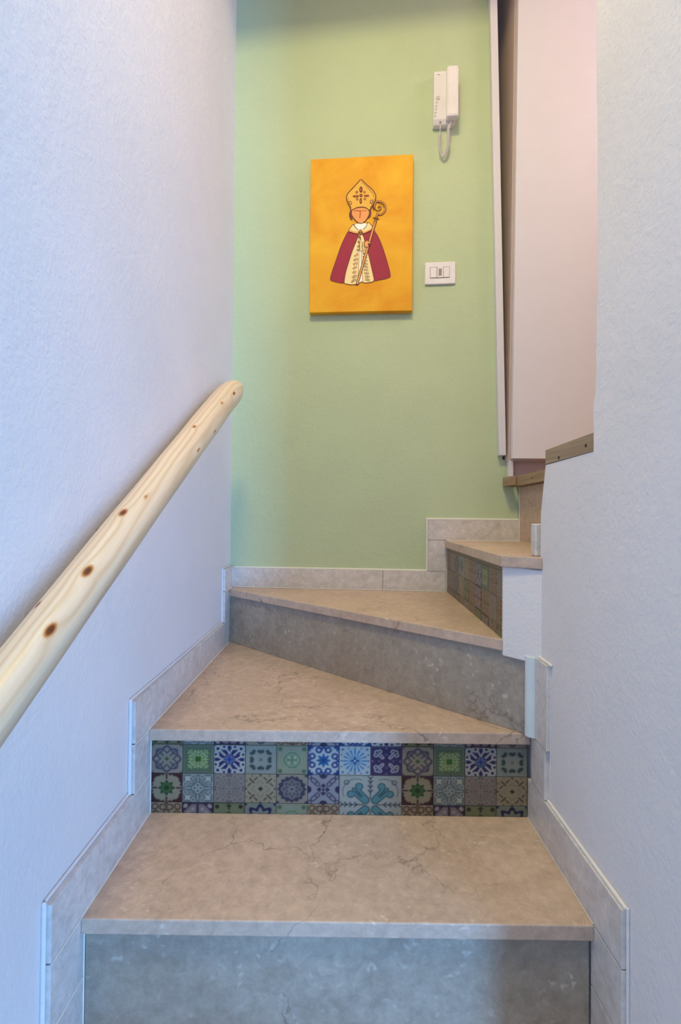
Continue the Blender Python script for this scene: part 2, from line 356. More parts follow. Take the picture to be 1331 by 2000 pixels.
@pat('navy_medallion')
def _(x,y):
    c=Cv(x,y,(168,156,142)); D=(66,66,92)
    c.put(c.r-.88-.05*np.cos(16*c.th),D); c.put(c.r-.66-.05*np.cos(8*c.th),(132,130,134)); c.put(abs(c.r-.42-.12*np.cos(8*c.th))-.05,D); c.put(c.r-.2,(150,150,154)); c.put(c.r-.09,D); c.put(circ(c.p,c.q,.95,.95,.14),D); return c.c
@pat('lavender_cross')
def _(x,y):
    c=Cv(x,y,(166,162,174)); D=(54,48,90)
    c.put(circ(c.a,c.b,1.0,.0,.26),D); c.put(circ(c.a,c.b,.0,1.0,.26),D); c.put(seg(c.p,c.q,0,0,.36,.0,.05),D); c.put(seg(c.p,c.q,.24,.10,.32,.0,.07),D); c.put(abs(seg(c.p,c.q,.36,.36,.66,.66,.12))-.04,D); c.put(ring(c.p,c.q,.87,.87,.12,.04),D); c.put(circ(c.p,c.q,.46,.46,.06),D); return c.c
@pat('brown_curls')
def _(x,y):
    c=Cv(x,y,(176,158,136)); D=(104,62,44)
    for s in ((.3,.0,.17,.045),(.68,.22,.19,.045),(.74,.70,.17,.045)): c.put(ring(c.p,c.q,*s),D)
    c.put(circ(c.p,c.q,.95,.0,.1),D); c.put(circ(c.p,c.q,0,0,.1),D); return c.c
@pat('purple_arch')
def _(x,y):
    c=Cv(x,y,(150,138,146)); D=(60,36,72); c.put(.74-(c.p+c.q)/1.7,D); c.put(abs(c.p-.95)-.06,D); c.put(seg(c.p,c.q,.15,.0,.9,.0,.07),D); c.put(circ(c.p,c.q,.55,.3,.12),(186,176,176)); c.put(circ(c.p,c.q,.8,.75,.12),(186,176,176)); return c.c
@pat('olive_plus')
def _(x,y):
    c=Cv(x,y,(136,142,108)); D=(50,46,36); c.put(seg(c.p,c.q,.6,.0,.95,.0,.06),D); c.put(seg(c.p,c.q,.8,-.12,.8,.12,.05),D); c.put(c.r-.34-.1*np.cos(4*c.th),(74,96,48)); c.put(circ(c.p,c.q,.75,.75,.14),D); c.put(abs(c.p-.97)-.03,(84,84,62)); return c.c
@pat('navy_scallop')
def _(x,y):
    c=Cv(x,y,(146,152,138)); D=(26,34,92); c.put(abs(c.r-.72-.13*np.cos(8*c.th))-.13,D); c.put(c.r-.3,(60,90,150)); c.put(circ(c.p,c.q,.95,.95,.12),D); return c.c
@pat('big_teal')
def _(x,y):
    c=Cv(x,y,(190,188,180)); D=(34,50,66); Tl=(98,150,154)
    d=np.minimum(np.minimum(seg(c.p,c.q,.16,.13,.46,.40,.085),circ(c.p,c.q,.46,.55,.10)),circ(c.p,c.q,.62,.36,.10)); d=np.minimum(d,circ(c.a,c.b,.36,.62,.10))
    c.put(d-.03,D,1,.02); c.put(d,Tl,1,.02); c.put(seg(c.p,c.q,.30,.26,.48,.44,.018),D,1,.02)
    c.put(seg(c.p,c.q,.22,.0,.92,.0,.014),D,1,.02)
    for t in (.42,.58,.74,.88): c.put(seg(c.p,c.q,t,.0,t+.08,.07,.018),D,1,.02)
    c.put(abs(circ(c.p,c.q,.76,.76,.07))-.015,D,1,.02); c.put(abs(np.hypot(c.p-.5,c.q-.45)-.38)-.012+10*(c.p+c.q<1.1),D,.8,.02); c.put(abs(c.p-.985)-.01,(130,120,110),.7); return c.c
tile_cache={}
TW,TH=.0683,.0627
def tile_mesh(p, u0,u1,v0,v1, w,h, res=44):
    """slab w x h, 4 mm thick, local: x right, z up, front face at y=0 toward -y"""
    key=(p,u0,u1,v0,v1,w,h)
    if key in tile_cache: return tile_cache[key]
    g=.0005; nx=max(4,int(res*(u1-u0)/2)); nz=max(4,int(res*(v1-v0)/2))
    xs=np.linspace(g,w-g,nx+1); zs=np.linspace(g,h-g,nz+1); X,Z=np.meshgrid(xs,zs); U=u0+(u1-u0)*X/w; V=v0+(v1-v0)*Z/h
    col=PAT[p](U,V)*np.array((.52,.48,.42)); Y=np.zeros_like(X); Y[0,:]=Y[-1,:]=Y[:,0]=Y[:,-1]=.0006
    vs=np.stack([X,Y,Z],-1).reshape(-1,3).tolist(); cs=col.reshape(-1,3)
    W_=nx+1; fs=[(j*W_+i,j*W_+i+1,(j+1)*W_+i+1,(j+1)*W_+i) for j in range(nz) for i in range(nx)]
    k=len(vs); corners=[0,nx,nz*W_+nx,nz*W_]
    vs+= [(vs[c][0],.004,vs[c][2]) for c in corners]
    loops=[list(range(0,nx+1)),[j*W_+nx for j in range(nz+1)],list(range(nz*W_+nx,nz*W_-1,-1)),[j*W_ for j in range(nz,-1,-1)]]
    for s,lp in enumerate(loops): fs.append(tuple(lp[::-1])+(k+s,k+(s+1)%4))
    fs.append((k+3,k+2,k+1,k))
    me=bpy.data.meshes.new('tile_'+p); me.from_pydata(vs,[],fs); me.update()
    at=me.color_attributes.new('print','FLOAT_COLOR','POINT'); arr=np.ones((len(vs),4),dtype=np.float32); arr[:len(cs),:3]=cs; arr[len(cs):,:3]=.3
    at.data.foreach_set('color',arr.ravel()); me.materials.append(M['tile']); tile_cache[key]=me; return me
def tiled_riser(origin, dirx, length, z0, z1, order, start=0, double=True):
    """a row of tiles on a riser from origin along dirx (unit xy)"""
    dx=Vector((dirx[0],dirx[1],0)).normalized(); back=Vector((-dx.y,dx.x,0))
    o3=Vector((origin[0],origin[1],z0)); bm=bmesh.new()
    prism(bm,[o3+back*.0035,o3+dx*length+back*.0035,o3+dx*length+back*.016,o3+back*.016],(0,0,z1-z0))
    rz=finish('tiled_riser',bm,M['backing'],st,label='riser faced with small patterned tiles in blue, green and brown')
    ang=math.atan2(dx.y,dx.x); n=int(math.ceil(length/TW-1e-6)); hb=.37; rows=[('bot',0,hb*TH),('lo',hb*TH,TH),('hi',(hb+1)*TH,TH),('top',(hb+2)*TH,(z1-z0)-(hb+2)*TH)]
    def put(p,u0,u1,v0,v1,x,z,w,h,res=44):
        o=bpy.data.objects.new('tile',tile_mesh(p,u0,u1,v0,v1,w,h,res)); C.objects.link(o); o.parent=rz
        o.location=o3+dx*x+Vector((0,0,z))-ORG[rz.name]; o.rotation_euler=(0,0,ang)
    for i in range(n):
        w=min(TW,length-i*TW)
        if w<.006: continue
        u1=-1+2*w/TW; k=(i+start)%8
        for r,zb,h in rows:
            w=round(w,5); h=round(h,5)
            if double and k in (6,7) and r in('lo','bot'):
                if k==7 and i>0: continue
                w2=round(min(2*TW if k==6 else TW,length-i*TW),5)
                ua=-1 if k==6 else 0
                if r=='lo': put('big_teal',ua,ua+w2/TW,-hb,1-.0,i*TW,0,w2,round((1+hb)*TH,5),88)   # one double tile, lower part cut by the tread
                continue
            p=order[r][k]
            if r=='bot': put(p,-1,u1,1-2*hb,1,i*TW,zb,w,h)
            elif r=='top': put(p,-1,u1,-1,-1+2*h/TH,i*TW,zb,w,h)
            else: put(p,-1,u1,-1,1,i*TW,zb,w,h)
ORD={'hi':['slate_scallop','green_star','navy_lattice','teal_hearts','sage_octagon','blue_swirl','blue_burst','purple_clubs'],
     'lo':['green_flower','teal_quatrefoil','taupe_curls','beige_cross','navy_medallion','lavender_cross','big_teal','big_teal'],
     'top':['olive_plus','teal_quatrefoil','purple_arch','slate_scallop','brown_curls','lavender_cross','blue_swirl','navy_lattice'],
     'bot':['brown_curls','purple_arch','olive_plus','navy_scallop','sage_octagon','brown_curls','big_teal','big_teal']}
tiled_riser((XL+.001,1.0295),(1,0),XR-XL-.002,H1,H2-T,ORD)
P0=Vector((.376,1.704)); P1=Vector((.3527,1.0385)); d4=P1-P0
ORD4={'hi':['brown_curls','taupe_curls','navy_medallion','navy_lattice','beige_cross','brown_curls','lavender_cross','green_star'],
      'lo':['taupe_curls','brown_curls','navy_medallion','beige_cross','olive_plus','brown_curls','purple_arch','brown_curls'],
      'top':['brown_curls']*8,'bot':['brown_curls','olive_plus','purple_arch','brown_curls','taupe_curls','brown_curls','olive_plus','purple_arch']}
tiled_riser(tuple(P0),(d4.x,d4.y),d4.length,H3,H4-T,ORD4,start=0,double=False)

# ------------------------------------------------------------------ marble skirting
def board(parent, side, y0,y1,z0,z1, notch=None):
    x0,x1=(WL-.001,XL) if side<0 else (XR,WR+.001)
    return box('skirting_tile',x0,x1,y0+.0006,y1-.0006,z0+.0006,z1-.0006,M['skirt'],parent,bevel=.0009)
def caulk(parent, p, q, r=.0016):
    bm=bmesh.new(); tube(bm,[p,q],r,6); return finish('caulk_line',bm,M['caulk'],parent)
bl=struct(empty('baseboard_left',(WL,1.0,H1)))
V=.085
for (y0,y1,z0,z1) in ((.400,.77,-.832,-.747),(.681,.77,-.7465,-.647),(.681,1.031,-.646,-.561),(.950,1.031,-.5605,-.461),(.950,1.745,-.460,-.375),(1.660,1.745,-.3745,-.266),(1.660,1.775,-.265,-.187),(.130,.499,-1.018,-.933),(.400,.499,-.9325,-.833)):
    board(bl,-1,y0,y1,z0,z1)
for p,q in (((XL,.762,H1),(XL,1.03,H1)),((XL,1.03,H1),(XL,1.03,H2-T)),((XL,1.02,H2),(XL,1.733,H2)),((XL,1.733,H2),(XL,1.733,H3-T)),((XL,.770,H1-T),(XL,.770,-.832)),((XL,1.72,H3),(XL,1.765,H3))): caulk(bl,p,q)
for y0,y1,z in ((.682,.769,-.6465),(.682,.769,-.7468),(.952,1.03,-.5608),(.952,1.03,-.4605),(1.662,1.744,-.3748),(1.662,1.744,-.2655)): caulk(bl,(XL+.0003,y0,z),(XL+.0003,y1,z),.0011)
for y0,y1,z in ((.683,.95,-.561),(.952,1.66,-.375),(1.662,1.775,-.187)):
    box('plaster_bead',WL,WL+.004,y0,y1,z-.001,z+.006,M['white'],bl,bevel=.0025)
for y,z0,z1 in ((.681,-.747,-.561),(.950,-.561,-.375),(1.660,-.375,-.187)):
    box('plaster_bead',WL,WL+.007,y-.004,y+.0005,z0,z1+.006,M['white'],bl,bevel=.0025)
br=struct(empty('baseboard_right',(WR,.9,H1)))
for (y0,y1,z0,z1) in ((.685,.77,-.747,-.647),(.685,1.031,-.646,-.561),(.945,1.013,-.5605,-.461),(.938,1.006,-.4605,-.290),(.47,.77,-.832,-.748)): board(br,1,y0,y1,z0,z1)
for y0,y1,z in ((.685,.945,-.561),(.93,1.0,-.290)):
    box('plaster_bead',WR-.006,WR,y0,y1,z-.001,z+.005,M['white'],br,bevel=.0025)
box('plaster_bead',WR-.004,WR,.681,.6855,-.748,-.555,M['white'],br,bevel=.0018)
box('plaster_bead',WR-.002,WR,.936,.9385,-.553,-.285,M['white'],br,bevel=.0009)
caulk(br,(XR,.762,H1),(XR,1.03,H1),.0009)
bb=struct(empty('baseboard_back',tuple(gp(0,H3,0))))
def gboard(x0,x1,z0,z1):
    bm=bmesh.new(); prism(bm,[gp(x0+.0006,z0+.0006,.0125),gp(x1-.0006,z0+.0006,.0125),gp(x1-.0006,z1-.0006,.0125),gp(x0+.0006,z1-.0006,.0125)],GD*.0135)
    finish('skirting_tile',bm,M['skirt'],bb,bevel=.0009)
gboard(XL,.146,H3,-.193); gboard(.146,.374,H3,-.193); gboard(.309,.374,-.193,-.080); gboard(.309,.63,-.080,-.006)
def gcaulk(x0,z0,x1,z1,d=.013,r=.0015): caulk(bb,tuple(gp(x0,z0,d)),tuple(gp(x1,z1,d)),r)
gcaulk(XL,H3,.374,H3); gcaulk(.376,H3,.376,H4-T); gcaulk(.374,H4,.63,H4); gcaulk(XL,H3,XL,-.19); gcaulk(.63,H4,.63,.112)
def gbead(x0,x1,z0,z1):
    bm=bmesh.new(); prism(bm,[gp(x0,z0,.009),gp(x1,z0,.009),gp(x1,z1,.009),gp(x0,z1,.009)],GD*.009); finish('plaster_bead',bm,M['caulk'],bb,bevel=.0025)
gbead(XL,.309,-.194,-.188); gbead(.303,.310,-.190,-.004); gbead(.303,.63,-.0065,.0005)
# little skirting stub on the far side of the right wall, standing on the fourth tread
box('skirting_tile',.4085,.424,1.004,1.03,H4,-.010,M['skirt'],br,bevel=.003)

# ------------------------------------------------------------------ wooden edging of the upper floor
def holes(parent, pts, ax):
    for (x,y,z) in pts:
        bm=bmesh.new(); tube(bm,[(x-.0004,y,z),(x+.003,y,z)],.0032,10); finish('painted_screw_hole',bm,M['dark'],parent)  # proud disc, nothing drilled: its dark colour paints the hole's shade
t2=struct(finish('trim_1',(lambda b:(prism(b,[(WR-.001,.782,.113),(WR-.001,.967,.112),(WR-.001,.967,.1415),(WR-.001,.782,.1445)],(.022,0,0)),b)[1])(bmesh.new()),M['stripwood'],bevel=.001))
holes(t2,[(WR-.001,.805,.126),(WR-.001,.906,.118)],0)
t3=struct(box('trim_2',.600,.625,1.0,1.640,.1145,.1475,M['stripwood'],bevel=.0012))
holes(t3,[(.600,1.50,.131)],0)
struct(box('trim_3',.573,.5985,1.634,1.70,.1160,.1475,M['stripwood'],bevel=.0012))
# tall narrow white board leaning slightly beside the niche
bm=bmesh.new(); prism(bm,[gp(.553,.226,.03),gp(.577,.226,.03),gp(.5295,TOP,.03),gp(.5035,TOP,.03)],GD*.029); struct(finish('trim_4',bm,M['laminate'],bevel=.0015))

# ------------------------------------------------------------------ wardrobe
wx=empty('wardrobe',(.9,1.95,.143),label='tall pinkish white wardrobe at the top of the stairs, on a recessed plinth',cat='wardrobe')
bm=bmesh.new(); prism(bm,[(.589,1.648,.211),(1.15,1.648,.211),(1.15,1.648,2.2),(.607,1.648,2.2)],(0,.018,0)); finish('door',bm,M['laminate'],wx,bevel=.001)
bm=bmesh.new(); prism(bm,[(.583,1.669,.205),(1.16,1.669,.205),(1.16,1.669,2.2),(.601,1.669,2.2)],(0,.5,0)); finish('body',bm,M['inner'],wx,bevel=.001)
box('plinth',.606,1.15,1.695,2.15,.143,.206,M['inner'],wx); box('foot',.585,.600,1.668,1.692,.148,.206,M['laminate'],wx,bevel=.001)

# ------------------------------------------------------------------ quarter-round cable duct
bm=bmesh.new(); R=.0165; cx,cy=XR,1.006
pts=[(cx,cy)]+[(cx-R*math.cos(a),cy-R*math.sin(a)) for a in [math.pi/2*j/8 for j in range(9)]]
prism(bm,[(x,y,H2+.002) for x,y in pts],(0,0,-.290-H2-.002)); finish('corner_moulding',bm,M['duct'],bevel=.0008,label='pale grey plastic quarter-round moulding standing in the right corner of the stairs',cat='moulding')

# ------------------------------------------------------------------ handrail
A=Vector((-.36,.5,-.189)); B=Vector((-.36,1.5,.406)); U=(B-A).normalized(); LEN=(B-A).length
hr=empty('handrail',tuple(A),label='round varnished pine pole handrail with brown knots on the left wall',cat='handrail')
KN=[((-.3571,.7605,.0038),.0100,.0046),((-.3458,.6359,-.0754),.0105,.0044),((-.3748,.5786,-.1108),.0058,.0026),((-.3401,.5472,-.1337),.0095,.0040),((-.3445,.816,.0331),.0070,.0012),((-.3521,1.1,.2085),.008,.0030),((-.3257,1.0522,.1484),.010,.0018),((-.3357,1.2827,.3098),.009,.0018),((-.3276,1.3896,.3642),.012,.003),((-.3858,1.1553,.2304),.008,.002),((-.3239,1.1754,.2129),.010,.0018)]
def rail():
    seg=80; t0,t1=-.75,1.225; n=760; side=Vector((1,0,0)); up=side.cross(U).normalized()
    vs=[];km=[];dist=[]
    for i in range(n+1):
        t=t0+(t1-t0)*i/n; r=.0297+.0085*min(1,max(0,t)/LEN)
        r*=1+.012*math.sin(t*9)+.008*math.sin(t*23+1)
        e=(t1-t)                                   # rounded, tapering tip
        if e<.13: r*=math.sqrt(max(0.0004,1-((.13-e)/.13)**2.6))*(1-.14*(.13-e)/.13)
        off=0.006*math.sin(t*2.6)-(.010*max(0,(t-.95)/.3)**2)
        cpt=A+U*t+up*0
        for j in range(seg):
            a=2*math.pi*j/seg; rr=r*(1+.015*math.sin(3*a+t*5))
            p=cpt+side*(math.cos(a)*rr+max(0,(t-1.0))*.03)+up*(math.sin(a)*rr+off*.4); vs.append(p)
    P=np.array([tuple(v) for v in vs]); mask=np.zeros(len(P)); dsp=np.zeros((len(P),3)); u=np.array(U)
    for c,a_,b_ in KN:
        d=P-np.array(c); al=d@u; pe=np.linalg.norm(d-al[:,None]*u,axis=1); q=np.sqrt((al/a_)**2+(pe/b_)**2)
        mask=np.maximum(mask,np.clip(1.5-q,0,1)); k=np.exp(-(al/(a_*2.8))**2-(pe/(b_*3.4))**2); dsp[:,0]+=k*.006
    fs=[(i*seg+j,i*seg+(j+1)%seg,(i+1)*seg+(j+1)%seg,(i+1)*seg+j) for i in range(n) for j in range(seg)]
    fs+= [tuple(range(seg))[::-1],tuple(n*seg+j for j in range(seg))]
    # local frame with Y along the pole so the grain follows it
    Mx=Matrix((side,U,up)).transposed().to_4x4(); Mi=Mx.inverted()
    me=bpy.data.meshes.new('pole'); me.from_pydata([tuple(Mi@(v-A)) for v in vs],[],fs); me.update()
    for p in me.polygons: p.use_smooth=True
    a1=me.attributes.new('knot_mask','FLOAT','POINT'); a1.data.foreach_set('value',mask.astype(np.float32))
    a2=me.attributes.new('knot','FLOAT_VECTOR','POINT'); a2.data.foreach_set('vector',dsp.astype(np.float32).ravel())
    me.materials.append(M['pine']); o=bpy.data.objects.new('pole',me); C.objects.link(o); o.parent=hr; o.rotation_euler=Mx.to_euler(); return o
rail()
for t in (-.45,.35,1.02):                       # steel pins behind the pole carry it off the wall
    c=A+U*t; bm=bmesh.new(); tube(bm,[(WL-.002,c.y+.02,c.z-.022),(-.375,c.y+.012,c.z-.012)],.005,12); tube(bm,[(WL-.002,c.y+.02,c.z-.022),(WL+.003,c.y+.02,c.z-.022)],.010,14); finish('bracket',bm,M['steel'],hr)

# ------------------------------------------------------------------ canvas picture of a bishop
cv=empty('canvas_picture',tuple(gp(.055,.765,.025)),label='yellow canvas picture of a faceless bishop in a red cape on the green wall',cat='picture')
S=.988; CT=.026
def cp(px,py,lay=0):
    """canvas point from its place in the picture (0..1 across, 0..1 up)"""
    x=-.1345*S+px*(.377); z0=.765+.000*px; z=(.764*S+.004)+py*(.5745)-.004*px
    return gp(x,z,CT+.0006+lay*.00022)
m,N_,L_,b = new_mat('yellow_canvas',.55,.3); Pn=geo_pos(N_); n1=noise(N_,L_,Pn,7,5,.6,.6); r1=ramp(N_,[(.3,lin((228,150,10))),(.7,lin((240,180,38)))]); L_.new(n1.outputs[0],r1.inputs[0]); L_.new(r1.outputs[0],b.inputs['Base Color'])
nw=noise(N_,L_,Pn,700,2); bump(N_,L_,b,nw.outputs[0],.15,.001); M['canvas']=m
bm=bmesh.new(); q=[cp(0,0,-2.5),cp(1,0,-2.5),cp(1,1,-2.5),cp(0,1,-2.5)]; prism(bm,q,GD*(CT-.001)); finish('stretched_canvas',bm,M['canvas'],cv,bevel=.0022)
FIG={'gold':(236,178,74),'brown':(100,42,22),'skin':(240,160,96),'nose':(196,96,50),'hair':(112,52,56),'cream':(248,220,160),'white':(250,244,238),'orange':(238,160,92),'red':(160,36,66),'rust':(196,96,62),'darkred':(110,44,34),'staff':(234,160,96)}
for k,c in FIG.items(): M['paint_'+k]=plain('paint_'+k,c,.6,.3,.03)
def crop(X,Y):
    px=640+X/8.336; py=330+Y/8.336; u=(px-606.3)/200.2; yt=310-.035*(px-607); yb=609-.015*(px-605); return u,(yb-py)/(yb-yt)
class Paint:
    def __init__(s,name): s.name=name; s.bm=bmesh.new(); s.mats=[]
    def mi(s,c):
        m_=M['paint_'+c]
        if m_ not in s.mats: s.mats.append(m_)
        return s.mats.index(m_)
    def fill(s,pts,c,lay,smooth=True):
        if smooth:
            o=[]; n=len(pts)
            for i in range(n):
                p0,p1,p2,p3=[np.array(pts[(i+k-1)%n],float) for k in range(4)]
                for t in (0,.33,.66): o.append(tuple(.5*((2*p1)+(p2-p0)*t+(2*p0-5*p1+4*p2-p3)*t*t+(3*p1-p0-3*p2+p3)*t**3)))
            pts=o
        f=s.bm.faces.new([s.bm.verts.new(cp(*crop(*p),lay)) for p in pts]); f.material_index=s.mi(c); return pts
    def line(s,pts,c,lay,w,closed=False,smooth=False):
        pts=[np.array(p,float) for p in pts]
        if smooth:
            o=[]
            for i in range(len(pts)-1):
                p0,p1,p2,p3=pts[max(i-1,0)],pts[i],pts[i+1],pts[min(i+2,len(pts)-1)]
                for t in (0,.25,.5,.75): o.append(.5*((2*p1)+(p2-p0)*t+(2*p0-5*p1+4*p2-p3)*t*t+(3*p1-p0-3*p2+p3)*t**3))
            pts=o+[pts[-1]]
        n=len(pts); L=[];R=[]
        for i in range(n):
            a,b=(pts[(i-1)%n],pts[(i+1)%n]) if closed else (pts[max(i-1,0)],pts[min(i+1,n-1)])
            d=b-a; d=d/(np.hypot(*d)+1e-9); nn=np.array((-d[1],d[0]))*w*.66
            L.append(s.bm.verts.new(cp(*crop(*(pts[i]+nn)),lay))); R.append(s.bm.verts.new(cp(*crop(*(pts[i]-nn)),lay)))
        for i in range(n if closed else n-1):
            j=(i+1)%n; f=s.bm.faces.new((L[i],L[j],R[j],R[i])); f.material_index=s.mi(c)
    def ell(s,x,y,a,b,c,lay,rot=0,n=14):
        pts=[(x+a*math.cos(t)*math.cos(rot)-b*math.sin(t)*math.sin(rot),y+a*math.cos(t)*math.sin(rot)+b*math.sin(t)*math.cos(rot)) for t in [2*math.pi*k/n for k in range(n)]]
        s.fill(pts,c,lay,False); return pts
    def curl(s,x,y,r,c,lay,w,a0=0,turns=1.3,dirn=1):
        s.line([(x+r*(1-.7*k/16)*math.cos(a0+dirn*turns*2*math.pi*k/16),y+r*(1-.7*k/16)*math.sin(a0+dirn*turns*2*math.pi*k/16)) for k in range(17)],c,lay,w)
    def done(s):
        # keep the flat paint facing the viewer
        xs=[v.co for v in s.bm.verts]; org=sum(xs,Vector())/len(xs)
        for v in s.bm.verts: v.co-=org
        me=bpy.data.meshes.new(s.name); s.bm.to_mesh(me); s.bm.free()
        for m_ in s.mats: me.materials.append(m_)
        o=bpy.data.objects.new(s.name,me); C.objects.link(o); o.parent=cv; o.location=org-ORG[cv.name]; return o
p=Paint('painted_cape')
lc=p.fill([(352,1018),(420,1045),(490,1060),(518,1092),(470,1200),(410,1350),(350,1540),(310,1700),(287,1845),(190,1842),(110,1822),(62,1790),(90,1660),(150,1490),(220,1280),(290,1120)],'red',1); p.line(lc,'darkred',2,7,True)
rc=p.fill([(590,1060),(680,1020),(742,985),(830,1100),(900,1260),(960,1440),(1010,1610),(1036,1730),(1024,1762),(950,1790),(860,1805),(771,1815),(750,1700),(710,1530),(660,1330),(595,1100)],'red',1); p.line(rc,'darkred',2,7,True)
p.done()
p=Paint('painted_robe')
rb=p.fill([(520,1088),(585,1080),(620,1190),(665,1340),(712,1530),(752,1700),(772,1812),(720,1842),(620,1852),(565,1832),(520,1868),(400,1880),(330,1866),(289,1845),(310,1690),(352,1540),(414,1345),(474,1195)],'cream',3); p.line(rb,'brown',4,7,True)
p.fill([(528,1340),(568,1340),(566,1500),(582,1830),(520,1862),(530,1600)],'white',4,False)
for k in range(11):
    t=k/10; y=1120+t*690; x=528-t*75; r=17+12*t
    p.curl(x,y,r,'rust' if 3<k<9 else 'brown',5,6,k*1.3,1.2,1 if k%2 else -1)
    if k>3: p.curl(x-34,y+18,r*.75,'brown',5,5,k*.9,1.1,-1)
for k in range(9):
    t=k/8; y=1380+t*420; x=600+t*50; r=16+10*t
    p.curl(x,y,r,'brown',5,5,k*1.7,1.2,1 if k%2 else -1); p.curl(x+36,y+10,r*.8,'brown',5,4.5,k,1.1,-1)
p.line([(522,1100),(530,1340),(520,1600),(505,1860)],'brown',5,4); p.line([(560,1340),(566,1500),(590,1830)],'brown',5,4)
p.fill([(535,1192),(606,1186),(612,1330),(580,1345),(540,1335)],'cream',6,False); p.line([(535,1192),(606,1186),(612,1330),(580,1345),(540,1335)],'brown',7,6,True)
for k in range(5): p.curl(580,1210+k*26,11,'brown',7,4,k)
p.done()
p=Paint('painted_collar')
cl=p.fill([(430,908),(390,950),(350,1012),(400,1036),(490,1058),(545,1030),(600,1056),(680,1024),(744,985),(740,950),(705,903),(660,876),(640,905),(550,912)],'cream',6); p.line(cl,'brown',7,7,True)
p.fill([(352,1008),(365,990),(430,1015),(500,1030),(490,1056),(400,1034)],'orange',7,False); p.fill([(600,1030),(680,1000),(738,960),(744,985),(680,1024),(600,1054)],'orange',7,False)
p.fill([(450,910),(550,890),(655,900),(625,970),(590,985),(550,1000),(505,990),(475,950)],'white',8); p.line([(430,908),(470,960),(510,995)],'brown',9,6); p.line([(662,880),(640,940),(590,990)],'brown',9,6)
for dx,dy in ((0,0),(26,0),(-26,0),(0,26),(0,-26)): p.ell(547+dx,1030+dy,17,17,'brown',9); p.ell(547+dx,1030+dy,9,9,'orange',10)
p.line([(547,1040),(540,1090),(552,1170)],'brown',9,9)
p.done()
p=Paint('painted_head')
p.fill([(392,672),(362,720),(362,775),(382,822),(415,835),(405,770),(410,700)],'hair',8); p.fill([(684,665),(718,700),(714,760),(690,802),(660,805),(676,740)],'hair',8)
fc=p.fill([(400,690),(430,665),(480,645),(560,635),(635,648),(684,690),(686,745),(655,810),(610,868),(552,895),(492,870),(435,808),(402,750)],'skin',9); p.line(fc,'brown',10,8,True)
p.line([(440,690),(530,690),(542,720),(532,810)],'nose',10,14,smooth=True); p.line([(530,690),(640,690)],'nose',10,9)
mt=p.fill([(549,186),(600,228),(660,285),(735,352),(778,415),(790,475),(772,545),(725,630),(690,680),(635,645),(560,630),(475,643),(392,682),(380,640),(345,570),(318,500),(320,440),(355,385),(430,308),(500,232)],'gold',10); p.line(mt,'brown',11,11,True)
p.line([(556,215),(620,280),(690,350),(750,420),(762,480)],'brown',11,5); p.line([(335,470),(350,540),(385,610),(402,660)],'brown',11,4); p.line([(772,490),(740,570),(700,650)],'brown',11,4)
for a in ((550,348,27,52),(548,532,20,50),(466,455,52,20),(640,450,45,18)): p.ell(*a,'darkred',11); p.ell(a[0],a[1],a[2]*.45,a[3]*.45,'rust',12)
p.ell(550,443,27,27,'darkred',12); p.ell(550,443,13,13,'rust',13)
for a in ((482,390,22),(607,390,20),(490,502,20),(613,500,20)): p.ell(a[0],a[1],a[2],a[2],'darkred',11); p.ell(a[0],a[1],a[2]*.45,a[2]*.45,'gold',12)
for a in ((378,560,24,32,-.3),(720,545,26,34,.4)): p.ell(a[0],a[1],a[2],a[3],'darkred',11,a[4]); p.ell(a[0],a[1],a[2]*.6,a[3]*.6,'gold',12,a[4])
p.done()
p=Paint('painted_crozier')
p.line([(495,1885),(790,850)],'brown',8,34); p.line([(499,1872),(788,855)],'staff',9,18); p.ell(492,1882,17,13,'brown',9)
for y_,w_ in ((870,34),(838,26),(800,30)): x_=790+(850-y_)*.28; p.ell(x_,y_,w_*.8,13,'brown',9,.2); p.ell(x_,y_,w_*.4,6,'staff',10,.2)
p.line([(750,805),(845,825)],'brown',9,14); p.line([(806,790),(820,730)],'brown',9,22); p.line([(808,785),(820,738)],'staff',10,9)
sp=[(820,745),(870,752),(920,722),(950,660),(935,590),(880,548),(805,540),(775,590),(768,640),(800,685),(848,688),(878,655),(862,622),(832,630),(846,660)]
p.line(sp[:9],'brown',10,22,smooth=True); p.line(sp[8:],'brown',10,10,smooth=True); p.line(sp[:9],'staff',11,9,smooth=True); p.line([(810,545),(835,570),(890,590),(930,640)],'brown',11,6,smooth=True); p.line([(768,590),(750,640),(765,680)],'brown',10,12,smooth=True)
hd=p.fill([(612,1205),(655,1172),(690,1195),(716,1215),(706,1245),(680,1262),(650,1285),(618,1262)],'skin',12); p.line(hd,'brown',13,6,True); p.fill([(668,1215),(716,1215),(702,1252),(668,1250)],'darkred',13,False); p.line([(662,1216),(714,1210)],'skin',14,9)
p.done()

# ------------------------------------------------------------------ intercom
ic=empty('intercom',tuple(gp(.36,1.42,.02)),label='white wall intercom handset with coiled cord beside the wardrobe',cat='intercom')
def gbox(name,x0,x1,z0,z1,d0,d1,mat,parent,bevel=.002,top_in=0,**k):
    bm=bmesh.new(); prism(bm,[gp(x0,z0,d1),gp(x1,z0,d1),gp(x1,z1,d1),gp(x0,z1,d1)],GD*(d1-d0)); return finish(name,bm,mat,parent,bevel=bevel,**k)
K=.985
bm=bmesh.new()                                  # base with its sloping underside
prof=[(0,1.434),(.020,1.434),(.030,1.450),(.030,1.622),(.024,1.630),(0,1.630)]
prism(bm,[gp(.3165,z,d) for d,z in prof],gp(.393,0)-gp(.3165,0)); bs=finish('base',bm,M['gloss'],ic,bevel=.0028,seg=3)
hs=gbox('handset',.3560,.3990,1.434,1.619,.034,.058,M['gloss'],ic,.008)
